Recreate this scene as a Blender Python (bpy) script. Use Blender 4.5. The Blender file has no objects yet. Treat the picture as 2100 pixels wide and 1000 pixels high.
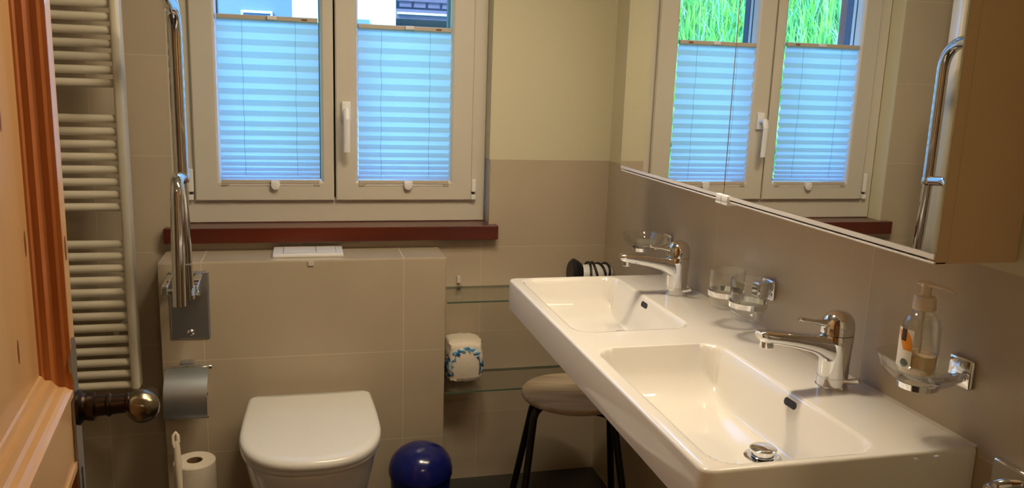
import bpy, bmesh, math, random
from mathutils import Vector, Matrix
random.seed(7)
PI = math.pi
sc = bpy.context.scene
C = sc.collection

# ------------------------------------------------------------------ camera
cam_d = bpy.data.cameras.new('camera'); cam = bpy.data.objects.new('camera', cam_d); C.objects.link(cam)
Fv = Vector((0.24408704, 0.95019317, -0.19378973)); Rv = Vector((0.96963263, -0.24228675, 0.03331212)); Uv = Vector((0.01529973, 0.1960359, 0.98047735))
M = Matrix((Rv, Uv, -Fv)).transposed().to_4x4(); M.translation = Vector((0, 0, 1.4075))
cam.matrix_world = M
cam_d.sensor_fit = 'HORIZONTAL'; cam_d.sensor_width = 36; cam_d.lens = 1679.29 / 2100 * 36
cam_d.clip_start = 0.02; cam_d.clip_end = 200
sc.camera = cam

# ------------------------------------------------------------------ world, sun, lamps, exposure
w = bpy.data.worlds.new('sky'); sc.world = w; w.use_nodes = True
nt = w.node_tree; bg = nt.nodes['Background']
bg.inputs[0].default_value = (0.15, 0.40, 1.0, 1); bg.inputs[1].default_value = 5.0
sun = bpy.data.lights.new('sun', 'SUN'); sun.energy = 3.7; sun.color = (0.62, 1.0, 0.90); sun.angle = math.radians(1)
so = bpy.data.objects.new('sun', sun); C.objects.link(so)
so.rotation_euler = Vector((0.55, 0.75, -0.75)).to_track_quat('-Z', 'Y').to_euler()

def area(name, loc, target, size, power, color, shape='DISK', size_y=None, portal=False, spread=PI):
    l = bpy.data.lights.new(name, 'AREA'); l.energy = power; l.color = color; l.shape = shape; l.size = size
    if size_y: l.size_y = size_y
    l.spread = spread
    o = bpy.data.objects.new(name, l); C.objects.link(o); o.location = loc
    o.rotation_euler = (Vector(target) - Vector(loc)).to_track_quat('-Z', 'Y').to_euler()
    if portal: l.cycles.is_portal = True
    return o
area('ceiling_lamp_light', (0.30, 1.62, 2.30), (0.30, 1.62, 0), 0.26, 6, (1.0, 0.83, 0.58))
area('mirror_lamp_light', (0.862, 1.60, 1.903), (0.50, 1.60, 1.25), 0.03, 11.5, (1.0, 0.80, 0.54), 'RECTANGLE', 0.9)
area('hall_lamp_light', (0.35, -0.9, 2.3), (0.35, -0.9, 0), 0.3, 6, (1.0, 0.68, 0.38))
area('window_portal', (0.1, 2.99, 1.5), (0.1, 0, 1.5), 1.02, 0, (1, 1, 1), 'RECTANGLE', 1.14, portal=True)
sc.view_settings.view_transform = 'Standard'; sc.view_settings.look = 'None'
sc.view_settings.exposure = 0.62; sc.view_settings.gamma = 1; sc.view_settings.use_curve_mapping = False

# ------------------------------------------------------------------ materials
MATS = {}
def sock(b, name, v):
    if name in b.inputs: b.inputs[name].default_value = v
def srgb(r, g, b):
    f = lambda c: ((c / 255 + 0.055) / 1.055) ** 2.4 if c > 10 else c / 255 / 12.92
    return (f(r), f(g), f(b), 1)
def mat(name, col, rough=0.5, metal=0, spec=0.5, noise=0, nscale=20, bump=0, bscale=200, coat=0, sub=0, coat_rough=0.03):
    m = bpy.data.materials.new(name); m.use_nodes = True; MATS[name] = m
    n = m.node_tree; b = n.nodes['Principled BSDF']
    b.inputs['Base Color'].default_value = col
    sock(b, 'Roughness', rough); sock(b, 'Metallic', metal); sock(b, 'Specular IOR Level', spec)
    sock(b, 'Coat Weight', coat); sock(b, 'Coat Roughness', coat_rough)
    if noise:
        g = n.nodes.new('ShaderNodeNewGeometry'); t = n.nodes.new('ShaderNodeTexNoise'); t.inputs['Scale'].default_value = nscale
        t.inputs['Detail'].default_value = 4
        mx = n.nodes.new('ShaderNodeMixRGB'); mx.inputs[1].default_value = tuple(c * (1 - noise) for c in col[:3]) + (1,)
        mx.inputs[2].default_value = tuple(min(1, c * (1 + noise)) for c in col[:3]) + (1,)
        n.links.new(g.outputs['Position'], t.inputs['Vector']); n.links.new(t.outputs['Fac'], mx.inputs[0]); n.links.new(mx.outputs[0], b.inputs['Base Color'])
    if bump:
        g2 = n.nodes.new('ShaderNodeNewGeometry'); t2 = n.nodes.new('ShaderNodeTexNoise'); t2.inputs['Scale'].default_value = bscale
        bp = n.nodes.new('ShaderNodeBump'); bp.inputs['Strength'].default_value = bump; bp.inputs['Distance'].default_value = 0.002
        n.links.new(g2.outputs['Position'], t2.inputs['Vector']); n.links.new(t2.outputs['Fac'], bp.inputs['Height']); n.links.new(bp.outputs[0], b.inputs['Normal'])
    return m

def math_n(n, op, a, b=None, c=None):
    x = n.nodes.new('ShaderNodeMath'); x.operation = op
    for i, v in enumerate((a, b, c)):
        if v is None: continue
        if isinstance(v, (int, float)): x.inputs[i].default_value = v
        else: n.links.new(v, x.inputs[i])
    return x.outputs[0]

def tile_mat(name, col, grout, axis, u0, v0, tw=0.6, th=0.3, gw=0.0024, rough=0.30, vaxis='Z', plaster_above=None, plaster_from=None):
    """Ceramic tiles in a grid fixed to the room; optionally plaster above a height."""
    m = bpy.data.materials.new(name); m.use_nodes = True; n = m.node_tree; b = n.nodes['Principled BSDF']
    g = n.nodes.new('ShaderNodeNewGeometry'); s = n.nodes.new('ShaderNodeSeparateXYZ'); n.links.new(g.outputs['Position'], s.inputs[0])
    u = s.outputs[axis]; v = s.outputs[vaxis]
    def line(x, off, per):
        q = math_n(n, 'SUBTRACT', x, off); q = math_n(n, 'DIVIDE', q, per); fl = math_n(n, 'ROUND', q); q = math_n(n, 'SUBTRACT', q, fl)
        q = math_n(n, 'ABSOLUTE', q); q = math_n(n, 'MULTIPLY', q, per); return math_n(n, 'LESS_THAN', q, gw / 2)
    ln = math_n(n, 'MAXIMUM', line(u, u0, tw), line(v, v0, th))
    # per tile tone
    tu = math_n(n, 'FLOOR', math_n(n, 'DIVIDE', math_n(n, 'SUBTRACT', u, u0), tw)); tv = math_n(n, 'FLOOR', math_n(n, 'DIVIDE', math_n(n, 'SUBTRACT', v, v0), th))
    cb = n.nodes.new('ShaderNodeCombineXYZ'); n.links.new(tu, cb.inputs[0]); n.links.new(tv, cb.inputs[1])
    wn = n.nodes.new('ShaderNodeTexWhiteNoise'); n.links.new(cb.outputs[0], wn.inputs['Vector'])
    t = n.nodes.new('ShaderNodeTexNoise'); t.inputs['Scale'].default_value = 6; t.inputs['Detail'].default_value = 6; n.links.new(g.outputs['Position'], t.inputs['Vector'])
    fac = math_n(n, 'ADD', math_n(n, 'MULTIPLY', wn.outputs['Value'], 0.35), math_n(n, 'MULTIPLY', t.outputs['Fac'], 0.65))
    mx = n.nodes.new('ShaderNodeMixRGB'); mx.inputs[1].default_value = tuple(c * 0.90 for c in col[:3]) + (1,); mx.inputs[2].default_value = tuple(c * 1.10 for c in col[:3]) + (1,)
    n.links.new(fac, mx.inputs[0])
    m2 = n.nodes.new('ShaderNodeMixRGB'); n.links.new(ln, m2.inputs[0]); n.links.new(mx.outputs[0], m2.inputs[1]); m2.inputs[2].default_value = grout
    out = m2.outputs[0]; rr = math_n(n, 'ADD', math_n(n, 'MULTIPLY', ln, 0.4), rough)
    hgt = math_n(n, 'MULTIPLY', ln, -1.0)
    if plaster_above is not None:
        up = math_n(n, 'GREATER_THAN', s.outputs['Z'], plaster_above)
        if plaster_from is not None:
            up = math_n(n, 'MULTIPLY', up, math_n(n, 'GREATER_THAN', s.outputs['X'], plaster_from))
        m3 = n.nodes.new('ShaderNodeMixRGB'); n.links.new(up, m3.inputs[0]); n.links.new(out, m3.inputs[1]); m3.inputs[2].default_value = PLASTER
        out = m3.outputs[0]; rr = math_n(n, 'ADD', rr, math_n(n, 'MULTIPLY', up, 0.45))
        t3 = n.nodes.new('ShaderNodeTexNoise'); t3.inputs['Scale'].default_value = 160; n.links.new(g.outputs['Position'], t3.inputs['Vector'])
        inv = math_n(n, 'SUBTRACT', 1.0, up)
        hgt = math_n(n, 'ADD', math_n(n, 'MULTIPLY', hgt, inv), math_n(n, 'MULTIPLY', math_n(n, 'MULTIPLY', t3.outputs['Fac'], 1.2), up))
    bp = n.nodes.new('ShaderNodeBump'); bp.inputs['Strength'].default_value = 0.35; bp.inputs['Distance'].default_value = 0.002
    n.links.new(hgt, bp.inputs['Height']); n.links.new(bp.outputs[0], b.inputs['Normal'])
    n.links.new(out, b.inputs['Base Color']); n.links.new(rr, b.inputs['Roughness'])
    return m

def glass_mat(name, tint=(1, 1, 1, 1), gloss=0.045):
    """thin clear glass: transparent with a fresnel reflection"""
    m = bpy.data.materials.new(name); m.use_nodes = True; n = m.node_tree; n.nodes.remove(n.nodes['Principled BSDF'])
    tr = n.nodes.new('ShaderNodeBsdfTransparent'); tr.inputs[0].default_value = tint
    gl = n.nodes.new('ShaderNodeBsdfGlossy'); gl.inputs['Roughness'].default_value = 0.02
    fr = n.nodes.new('ShaderNodeLayerWeight'); fr.inputs[0].default_value = 0.5
    lw = math_n(n, 'ADD', math_n(n, 'MULTIPLY', math_n(n, 'POWER', fr.outputs['Facing'], 4.0), 0.75), gloss)
    mx = n.nodes.new('ShaderNodeMixShader'); n.links.new(lw, mx.inputs[0]); n.links.new(tr.outputs[0], mx.inputs[1]); n.links.new(gl.outputs[0], mx.inputs[2])
    n.links.new(mx.outputs[0], n.nodes['Material Output'].inputs[0]); return m

def wood_mat(name, c1, c2, along='Z', scale=9, rough=0.35, knots=False, coat=0.2, stretch=0.06):
    m = bpy.data.materials.new(name); m.use_nodes = True; n = m.node_tree; b = n.nodes['Principled BSDF']
    tc = n.nodes.new('ShaderNodeTexCoord'); mp = n.nodes.new('ShaderNodeMapping')
    mp.inputs['Scale'].default_value = {'Z': (1, 1, stretch), 'Y': (1, stretch, 1), 'X': (stretch, 1, 1)}[along]
    n.links.new(tc.outputs['Object'], mp.inputs[0])
    t = n.nodes.new('ShaderNodeTexNoise'); t.inputs['Scale'].default_value = scale * 3; t.inputs['Detail'].default_value = 5; t.inputs['Distortion'].default_value = 1.2
    n.links.new(mp.outputs[0], t.inputs['Vector'])
    wv = n.nodes.new('ShaderNodeTexWave'); wv.inputs['Scale'].default_value = scale; wv.inputs['Distortion'].default_value = 6; wv.inputs['Detail'].default_value = 3
    n.links.new(mp.outputs[0], wv.inputs['Vector'])
    f = math_n(n, 'ADD', math_n(n, 'MULTIPLY', t.outputs['Fac'], 0.6), math_n(n, 'MULTIPLY', wv.outputs['Fac'], 0.4))
    mx = n.nodes.new('ShaderNodeMixRGB'); mx.inputs[1].default_value = c1; mx.inputs[2].default_value = c2; n.links.new(f, mx.inputs[0])
    n.links.new(mx.outputs[0], b.inputs['Base Color']); sock(b, 'Roughness', rough); sock(b, 'Coat Weight', coat)
    return m

PLASTER = srgb(206, 200, 172)
TILE = srgb(186, 172, 150); GROUT = srgb(204, 190, 168)
M_back = tile_mat('tiles_back', TILE, GROUT, 'X', -0.617, 1.1505, plaster_above=1.1505, plaster_from=0.5)
M_right = tile_mat('tiles_right', TILE, GROUT, 'Y', 1.29, 1.1505, plaster_above=1.1505)
M_left = tile_mat('tiles_left', TILE, GROUT, 'Y', 1.29, 1.1505)
M_cist = tile_mat('tiles_cistern', TILE, GROUT, 'X', -0.302, 0.2505, rough=0.22)
M_floor = tile_mat('tiles_floor', srgb(62, 60, 58), srgb(84, 80, 76), 'X', 0.1, 0.1, tw=0.3, th=0.3, gw=0.003, rough=0.4, vaxis='Y')
M_plast = mat('plaster', PLASTER, 0.9, bump=0.3, bscale=160)
M_ext = mat('render_outside', srgb(225, 222, 212), 0.9, noise=0.05, nscale=8)
M_ceil = mat('ceiling_paint', srgb(225, 218, 200), 0.9, noise=0.02)
M_hall = mat('hall_paint', srgb(190, 150, 105), 0.8, noise=0.05, nscale=5)
M_pvc = mat('white_plastic_frame', srgb(206, 200, 188), 0.35, noise=0.01)
M_pvcw = mat('white_plastic', srgb(232, 230, 228), 0.3)
M_dark = mat('dark_seal', srgb(30, 36, 48), 0.5)
M_clad = mat('outer_cladding', srgb(70, 78, 95), 0.4)
M_rail = mat('blind_rail', srgb(190, 182, 168), 0.4)
M_gap = mat('gap_shadow', srgb(40, 34, 28), 0.8)
M_sill = wood_mat('sill_wood', srgb(104, 42, 24), srgb(70, 24, 14), 'X', 8, 0.32, coat=0.3)
M_pine = wood_mat('pine', srgb(198, 160, 114), srgb(176, 134, 88), 'Z', 7, 0.38, coat=0.3)
M_pineh = wood_mat('pine_rail', srgb(198, 160, 114), srgb(176, 134, 88), 'Y', 7, 0.38, coat=0.3)
M_mould_shade = wood_mat('pine_moulding_shaded', srgb(186, 112, 54), srgb(150, 80, 34), 'Z', 12, 0.35, coat=0.3)  # darker orange pine: shade on the side mouldings put into the colour
M_knot = mat('pine_knot', srgb(110, 62, 34), 0.5, noise=0.2)
M_stool = wood_mat('stool_wood', srgb(226, 208, 180), srgb(120, 98, 72), 'X', 14, 0.5, coat=0)
M_radw = mat('radiator_enamel', srgb(222, 214, 194), 0.3, coat=0.3)
M_chrome = mat('chrome', (0.78, 0.79, 0.81, 1), 0.07, 1)
M_steel = mat('brushed_steel', (0.56, 0.60, 0.66, 1), 0.38, 1)
M_bronze = mat('aged_bronze', srgb(126, 116, 98), 0.28, 1, noise=0.3, nscale=45)
M_bronzed = mat('dark_bronze', srgb(60, 48, 40), 0.4, 1, noise=0.3, nscale=60)
M_iron = mat('iron_plate', srgb(150, 150, 155), 0.35, 1, noise=0.2)
M_ceram = mat('ceramic', (0.84, 0.82, 0.78, 1), 0.08, 0, 0.5, coat=0.5)
M_seat = mat('toilet_lid_plastic', (0.78, 0.77, 0.74, 1), 0.18)
M_mirror = mat('mirror', (0.90, 0.91, 0.90, 1), 0.0, 1)
M_cab = mat('cabinet_laminate', srgb(206, 176, 140), 0.5, noise=0.02)
M_alu = mat('satin_aluminium', (0.74, 0.74, 0.74, 1), 0.3, 0.85)
M_blue = mat('blue_plastic', srgb(16, 26, 104), 0.18, coat=0.2)
M_black = mat('black_metal', srgb(16, 16, 18), 0.25)
M_blackp = mat('black_plastic', srgb(18, 18, 22), 0.35)
M_paper = mat('toilet_paper', srgb(232, 222, 206), 0.95, bump=0.5, bscale=300)
M_card = mat('cardboard', srgb(120, 92, 66), 0.9)
M_glass = glass_mat('clear_glass', (0.985, 0.995, 0.99, 1), 0.07)
M_pane = glass_mat('window_glass', (1, 1, 1, 1), 0.03)
M_edge = mat('glass_edge', srgb(84, 104, 88), 0.2)
M_soap = mat('soap_liquid', srgb(238, 206, 158), 0.15)
M_pumpw = mat('pump_plastic', srgb(226, 214, 194), 0.3)
M_labw = mat('label_white', srgb(232, 226, 214), 0.5)
M_labo = mat('label_orange', srgb(226, 140, 30), 0.5)
M_labd = mat('label_dark', srgb(62, 26, 18), 0.5)
M_labg = mat('label_grey', srgb(92, 104, 98), 0.5)
def emit(name, col, st):
    m = bpy.data.materials.new(name); m.use_nodes = True; b = m.node_tree.nodes['Principled BSDF']
    b.inputs['Base Color'].default_value = col; sock(b, 'Emission Color', col); sock(b, 'Emission Strength', st); return m
M_lamp = emit('lamp_diffuser', (1, 0.88, 0.68, 1), 5)

def blind_mat():
    m = bpy.data.materials.new('pleated_fabric'); m.use_nodes = True; n = m.node_tree; n.nodes.remove(n.nodes['Principled BSDF'])
    d = n.nodes.new('ShaderNodeBsdfDiffuse'); d.inputs[0].default_value = (0.60, 0.72, 0.86, 1)
    t = n.nodes.new('ShaderNodeBsdfTranslucent'); t.inputs[0].default_value = (0.78, 0.86, 0.92, 1)
    mx = n.nodes.new('ShaderNodeMixShader'); mx.inputs[0].default_value = 0.74
    n.links.new(d.outputs[0], mx.inputs[1]); n.links.new(t.outputs[0], mx.inputs[2]); n.links.new(mx.outputs[0], n.nodes['Material Output'].inputs[0]); return m
M_blind = blind_mat()
M_cord = mat('blind_cord', srgb(120, 140, 160), 0.7)

# ------------------------------------------------------------------ mesh helpers
def box(bm, x0, x1, y0, y1, z0, z1, bev=0, seg=2, mtx=None):
    r = bmesh.ops.create_cube(bm, size=1); vs = r['verts']
    for v in vs:
        v.co = Vector(((x0 + x1) / 2 + v.co.x * (x1 - x0), (y0 + y1) / 2 + v.co.y * (y1 - y0), (z0 + z1) / 2 + v.co.z * (z1 - z0)))
    if bev > 0:
        es = list({e for v in vs for e in v.link_edges})
        rr = bmesh.ops.bevel(bm, geom=es, offset=bev, segments=seg, profile=0.5, affect='EDGES')
        vs = [v for v in rr['verts']]
    if mtx is not None:
        allv = set(vs)
        stack = list(vs)
        while stack:
            v = stack.pop()
            for e in v.link_edges:
                o = e.other_vert(v)
                if o not in allv: allv.add(o); stack.append(o)
        bmesh.ops.transform(bm, matrix=mtx, verts=list(allv))
    return vs

def lathe(bm, prof, mtx=None, seg=32, cap=True):
    """prof: list of (radius, height) spun about Z"""
    rings = []
    for r, z in prof:
        ring = []
        for i in range(seg):
            a = 2 * PI * i / seg; co = Vector((r * math.cos(a), r * math.sin(a), z))
            if mtx is not None: co = mtx @ co
            ring.append(bm.verts.new(co))
        rings.append(ring)
    for a, b in zip(rings, rings[1:]):
        for i in range(seg):
            j = (i + 1) % seg; bm.faces.new((a[i], a[j], b[j], b[i]))
    if cap:
        bm.faces.new(list(reversed(rings[0]))); bm.faces.new(rings[-1])
    return rings

def frame_mtx(p, d):
    d = Vector(d).normalized(); q = d.to_track_quat('Z', 'Y'); m = q.to_matrix().to_4x4(); m.translation = Vector(p); return m

def cyl(bm, p0, p1, r0, r1=None, seg=20, bev=0.0):
    p0 = Vector(p0); p1 = Vector(p1); L = (p1 - p0).length; r1 = r0 if r1 is None else r1
    if bev: prof = [(r0 - bev, 0), (r0 - bev * 0.3, bev * 0.3), (r0, bev), (r1, L - bev), (r1 - bev * 0.3, L - bev * 0.3), (r1 - bev, L)]
    else: prof = [(r0, 0), (r1, L)]
    return lathe(bm, prof, frame_mtx(p0, p1 - p0), seg)

def tube(bm, pts, r, seg=16, closed=False, flat=None):
    """round tube along points; r number or list; flat=(a,b) scales of section in normal/binormal"""
    pts = [Vector(p) for p in pts]; N = len(pts)
    rs = r if isinstance(r, (list, tuple)) else [r] * N
    rings = []; up = None
    for i, p in enumerate(pts):
        if closed: t = (pts[(i + 1) % N] - pts[i - 1]).normalized()
        else: t = (pts[min(i + 1, N - 1)] - pts[max(i - 1, 0)]).normalized()
        if up is None:
            up = Vector((0, 0, 1)) if abs(t.z) < 0.9 else Vector((0, 1, 0))
        n1 = (up - t * up.dot(t)).normalized(); b1 = t.cross(n1); up = n1
        fa, fb = flat if flat else (1, 1)
        rings.append([bm.verts.new(p + n1 * (math.cos(2 * PI * k / seg) * rs[i] * fa) + b1 * (math.sin(2 * PI * k / seg) * rs[i] * fb)) for k in range(seg)])
    rng = range(N) if closed else range(N - 1)
    for i in rng:
        a = rings[i]; b = rings[(i + 1) % N]
        for k in range(seg):
            j = (k + 1) % seg; bm.faces.new((a[k], a[j], b[j], b[k]))
    if not closed:
        bm.faces.new(list(reversed(rings[0]))); bm.faces.new(rings[-1])
    return rings

def arc_path(pts, rad, n=8):
    """round the corners of a polyline"""
    pts = [Vector(p) for p in pts]; out = [pts[0]]
    for i in range(1, len(pts) - 1):
        a, b, c = pts[i - 1], pts[i], pts[i + 1]
        d1 = (a - b).normalized(); d2 = (c - b).normalized(); ang = d1.angle(d2); L = min(rad / math.tan(ang / 2), (a - b).length * .49, (c - b).length * .49)
        p0 = b + d1 * L; p2 = b + d2 * L
        for k in range(n + 1):
            t = k / n; out.append(p0 * (1 - t) ** 2 + b * 2 * t * (1 - t) + p2 * t ** 2)
    out.append(pts[-1]); return out

def prism(bm, poly, axis, a0, a1):
    """extrude 2D polygon: axis 'X': poly=(y,z); 'Y': (x,z); 'Z': (x,y)"""
    f = {'X': lambda p, a: (a, p[0], p[1]), 'Y': lambda p, a: (p[0], a, p[1]), 'Z': lambda p, a: (p[0], p[1], a)}[axis]
    A = [bm.verts.new(f(p, a0)) for p in poly]; B = [bm.verts.new(f(p, a1)) for p in poly]; n = len(poly)
    for i in range(n):
        j = (i + 1) % n; bm.faces.new((A[i], A[j], B[j], B[i]))
    bm.faces.new(list(reversed(A))); bm.faces.new(B)

def world_of(o):
    m = Matrix.Translation(o.location) @ o.rotation_euler.to_matrix().to_4x4()
    return world_of(o.parent) @ m if o.parent else m
def obj(name, bm, m, parent=None, smooth=False, loc=None, angle=35):
    bmesh.ops.recalc_face_normals(bm, faces=bm.faces)
    me = bpy.data.meshes.new(name); bm.to_mesh(me); bm.free()
    o = bpy.data.objects.new(name, me); C.objects.link(o)
    for mm in (m if isinstance(m, (list, tuple)) else [m]): me.materials.append(mm)
    if smooth:
        me.polygons.foreach_set('use_smooth', [True] * len(me.polygons)); me.set_sharp_from_angle(angle=math.radians(angle))
    if parent:
        o.parent = parent; o.matrix_parent_inverse = Matrix.Identity(4)
        if loc is None: # vertices given in world space: shift into the parent's frame
            me.transform(world_of(parent).inverted())
    if loc is not None: o.location = loc
    return o
def recenter(o, p):
    """put a top-level mesh's origin at p"""
    o.data.transform(Matrix.Translation(-Vector(p))); o.location = p
def thing(name, label, cat, loc=(0, 0, 0), rotz=0, group=None):
    o = bpy.data.objects.new(name, None); C.objects.link(o); o.location = loc; o.rotation_euler = (0, 0, rotz); o.empty_display_size = 0.05
    o.matrix_world = Matrix.Translation(Vector(loc)) @ Matrix.Rotation(rotz, 4, 'Z')
    o['label'] = label; o['category'] = cat
    if group: o['group'] = group
    return o
def tag(o, label, cat, group=None):
    o['label'] = label; o['category'] = cat
    if group: o['group'] = group
    return o
def struct(name, bm, m, smooth=False):
    o = obj(name, bm, m, None, smooth); o['kind'] = 'structure'; return o
NB = bmesh.new

# ------------------------------------------------------------------ room shell
D = 2.6895; R = 1.0313; XL = -1.25; YF = 0.50; H = 2.36
WX0, WX1, WZ0, WZ1 = -0.395, 0.607, 0.905, 2.04     # niche of the window
bm = NB()  # wall with a hole for the window
box(bm, XL - .25, WX0, D, D + .30, -.05, H); box(bm, WX1, R + .25, D, D + .30, -.05, H)
box(bm, WX0, WX1, D, D + .30, -.05, WZ0); box(bm, WX0, WX1, D, D + .30, WZ1, H)
struct('wall_back', bm, M_back)
# plastered reveals (thin skin) of the window niche
bm = NB(); box(bm, WX0, WX0 + .004, D + .0005, D + .07, WZ0 + .0, WZ1)
box(bm, WX0, WX1, D + .0005, D + .07, WZ1 - .004, WZ1)
struct('trim_1', bm, M_plast)
bm = NB(); box(bm, WX1 - .004, WX1, D + .0005, D + .07, 1.1505, WZ1)
struct('trim_2', bm, M_plast)
bm = NB(); box(bm, R, R + .25, -.05, D, -.05, H); struct('wall_right', bm, M_right)
bm = NB(); box(bm, XL - .25, XL, .25, D, -.05, H); struct('wall_left', bm, M_left)
bm = NB(); box(bm, -.30 - 1.2, -.30, YF - .12, YF - .0, -.05, H); box(bm, .62, R, YF - .12, YF, -.05, H); box(bm, -.30, .62, YF - .12, YF, 2.05, H)
struct('wall_front', bm, M_plast)
bm = NB(); box(bm, XL - .25, R + .25, -2.1, D + .30, -.1, -0.0); struct('floor', bm, M_floor)
bm = NB(); box(bm, XL - .25, R + .25, -2.1, D + .30, H, H + .12); struct('ceiling', bm, M_ceil)
bm = NB(); box(bm, XL - .25, R + .25, -2.1, -2.0, 0, H); box(bm, R, R + .25, -2.0, -.05, 0, H); box(bm, XL - .25, XL, -2.0, .25, 0, H)
struct('wall_hall', bm, M_hall)
# tiled half-height wall holding the cistern
CX0, CX1, CY, CZ = -.4225, .4325, 2.5155, .8545
bm = NB(); box(bm, CX0, CX1, CY, D, 0, CZ, .0015, 1); struct('wall_cistern', bm, M_cist)
# wooden window sill
bm = NB(); box(bm, -.424, .633, D - .035, D + .002, .882, .930, .002, 2); box(bm, WX0 + .002, WX1 - .002, D - .002, D + .09, .895, .9295)
struct('trim_3', bm, M_sill)

# ------------------------------------------------------------------ window
FY = D + .070
win = bpy.data.objects.new('window_1', None); C.objects.link(win); win.location = (.105, FY, .93); win.matrix_world = Matrix.Translation((.105, FY, .93)); win['kind'] = 'structure'
def ring_box(bm, x0, x1, z0, z1, wd, y0, y1, bev=.002, wb=None):
    wb = wd if wb is None else wb
    box(bm, x0, x0 + wd, y0, y1, z0, z1, bev); box(bm, x1 - wd, x1, y0, y1, z0, z1, bev)
    box(bm, x0 + wd * .9, x1 - wd * .9, y0, y1, z0, z0 + wb, bev); box(bm, x0 + wd * .9, x1 - wd * .9, y0, y1, z1 - wd, z1, bev)
def mitred(bm, x0, x1, z0, z1, wd, y0, y1, ch=.003):
    """picture-frame with mitred corners and chamfered inner/outer edges"""
    prof = [(0, y1), (0, y0 + ch), (ch, y0), (wd - ch, y0), (wd, y0 + ch), (wd, y1)]   # (inset, y)
    loops = []
    for ins, y in prof:
        loops.append([bm.verts.new(p) for p in ((x0 + ins, y, z0 + ins), (x1 - ins, y, z0 + ins), (x1 - ins, y, z1 - ins), (x0 + ins, y, z1 - ins))])
    n = len(loops)
    for i in range(n):
        a = loops[i]; b = loops[(i + 1) % n]
        for k in range(4):
            j = (k + 1) % 4; bm.faces.new((a[k], a[j], b[j], b[k]))
WT = 2.02
bm = NB(); mitred(bm, WX0 + .004, WX1 - .004, .930, WT + .015, .082, FY, FY + .06)
fr = obj('window_frame', bm, M_pvc, win)
SX = [(-.338, .0935), (.0995, .555)]; SZ0, SZ1 = 1.003, 1.965
GL = [(-.260, .052), (.172, .477)]
for i, (a, b) in enumerate(SX):
    g0, g1 = GL[i]
    bm = NB(); wl = .068
    # sash with different stile widths: build four members
    y0, y1 = FY - .016, FY + .05
    def member(px): # quad with chamfer
        pass
    outer = (a, b, SZ0, SZ1); inner = (g0 - .0, g1 + .0, 1.072, 1.895)
    rings = []
    def lp(t, y, extra=0):
        x0 = outer[0] + (inner[0] - outer[0]) * t + extra; x1 = outer[1] + (inner[1] - outer[1]) * t - extra
        z0 = outer[2] + (inner[2] - outer[2]) * t + extra; z1 = outer[3] + (inner[3] - outer[3]) * t - extra
        return [bm.verts.new(p) for p in ((x0, y, z0), (x1, y, z0), (x1, y, z1), (x0, y, z1))]
    L = [lp(0, y1), lp(0, y0 + .004), lp(0, y0, .004), lp(1, y0, -.010), lp(1, y0 + .004, -.004), lp(1, y0 + .014, 0), lp(1, y1, 0)]
    for q in range(len(L)):
        A = L[q]; B = L[(q + 1) % len(L)]
        for k in range(4):
            j = (k + 1) % 4; bm.faces.new((A[k], A[j], B[j], B[k]))
    sash = obj('window_sash', bm, M_pvc, win)
    bm = NB(); box(bm, g0 - .01, g1 + .01, FY + .018, FY + .024, 1.06, 1.90); obj('glass_pane', bm, M_pane, sash)
    bm = NB(); mitred(bm, g0 - .012, g1 + .012, 1.06, 1.907, .014, FY + .0505, FY + .085, .001); obj('outer_cladding', bm, [M_clad], sash)
    bm = NB(); mitred(bm, g0 - .002, g1 + .002, 1.07, 1.897, .004, FY + .0255, FY + .030, .0005); obj('seal', bm, M_dark, sash)
bm = NB(); box(bm, .0745, .1185, FY + .012, FY + .058, 1.01, 1.96); obj('gap_shade_strip', bm, M_gap, win)  # dark backing between the sashes; its colour stands for the gap's shade
# hinges at the lower outer corners
for hx in (-.350, .563):
    s = -1 if hx < 0 else 1
    bm = NB(); box(bm, hx - .008, hx + .008, FY - .018, FY - .001, 1.032, 1.105 if s < 0 else 1.075, .003)
    h = obj('hinge', bm, M_pvcw, win)
    bm = NB(); box(bm, hx - .009, hx + .007, FY - .019, FY - .001, 1.006, 1.024, .002); obj('hinge_cap', bm, M_pvcw, h)
    bm = NB(); cyl(bm, (hx, FY - .010, 1.022), (hx, FY - .010, 1.034), .004); obj('hinge_pin', bm, M_dark, h)
# lever handle
bm = NB(); box(bm, .118, .148, FY - .028, FY - .016, 1.265, 1.328, .004, 3); hd = obj('handle', bm, M_pvcw, win, True)
bm = NB(); cyl(bm, (.133, FY - .026, 1.297), (.133, FY - .060, 1.297), .0095, .0095, 16, .002)
tube(bm, arc_path([(.133, FY - .054, 1.302), (.133, FY - .064, 1.270), (.133, FY - .060, 1.168)], .02), [.0105] * 5 + [.010] * 6, 14, flat=(.75, 1.05))
obj('handle_lever', bm, M_pvcw, hd, True)
# exterior sill board
bm = NB(); box(bm, WX0, WX1, FY + .09, D + .33, .90, .925); struct('trim_4', bm, M_clad)

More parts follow.
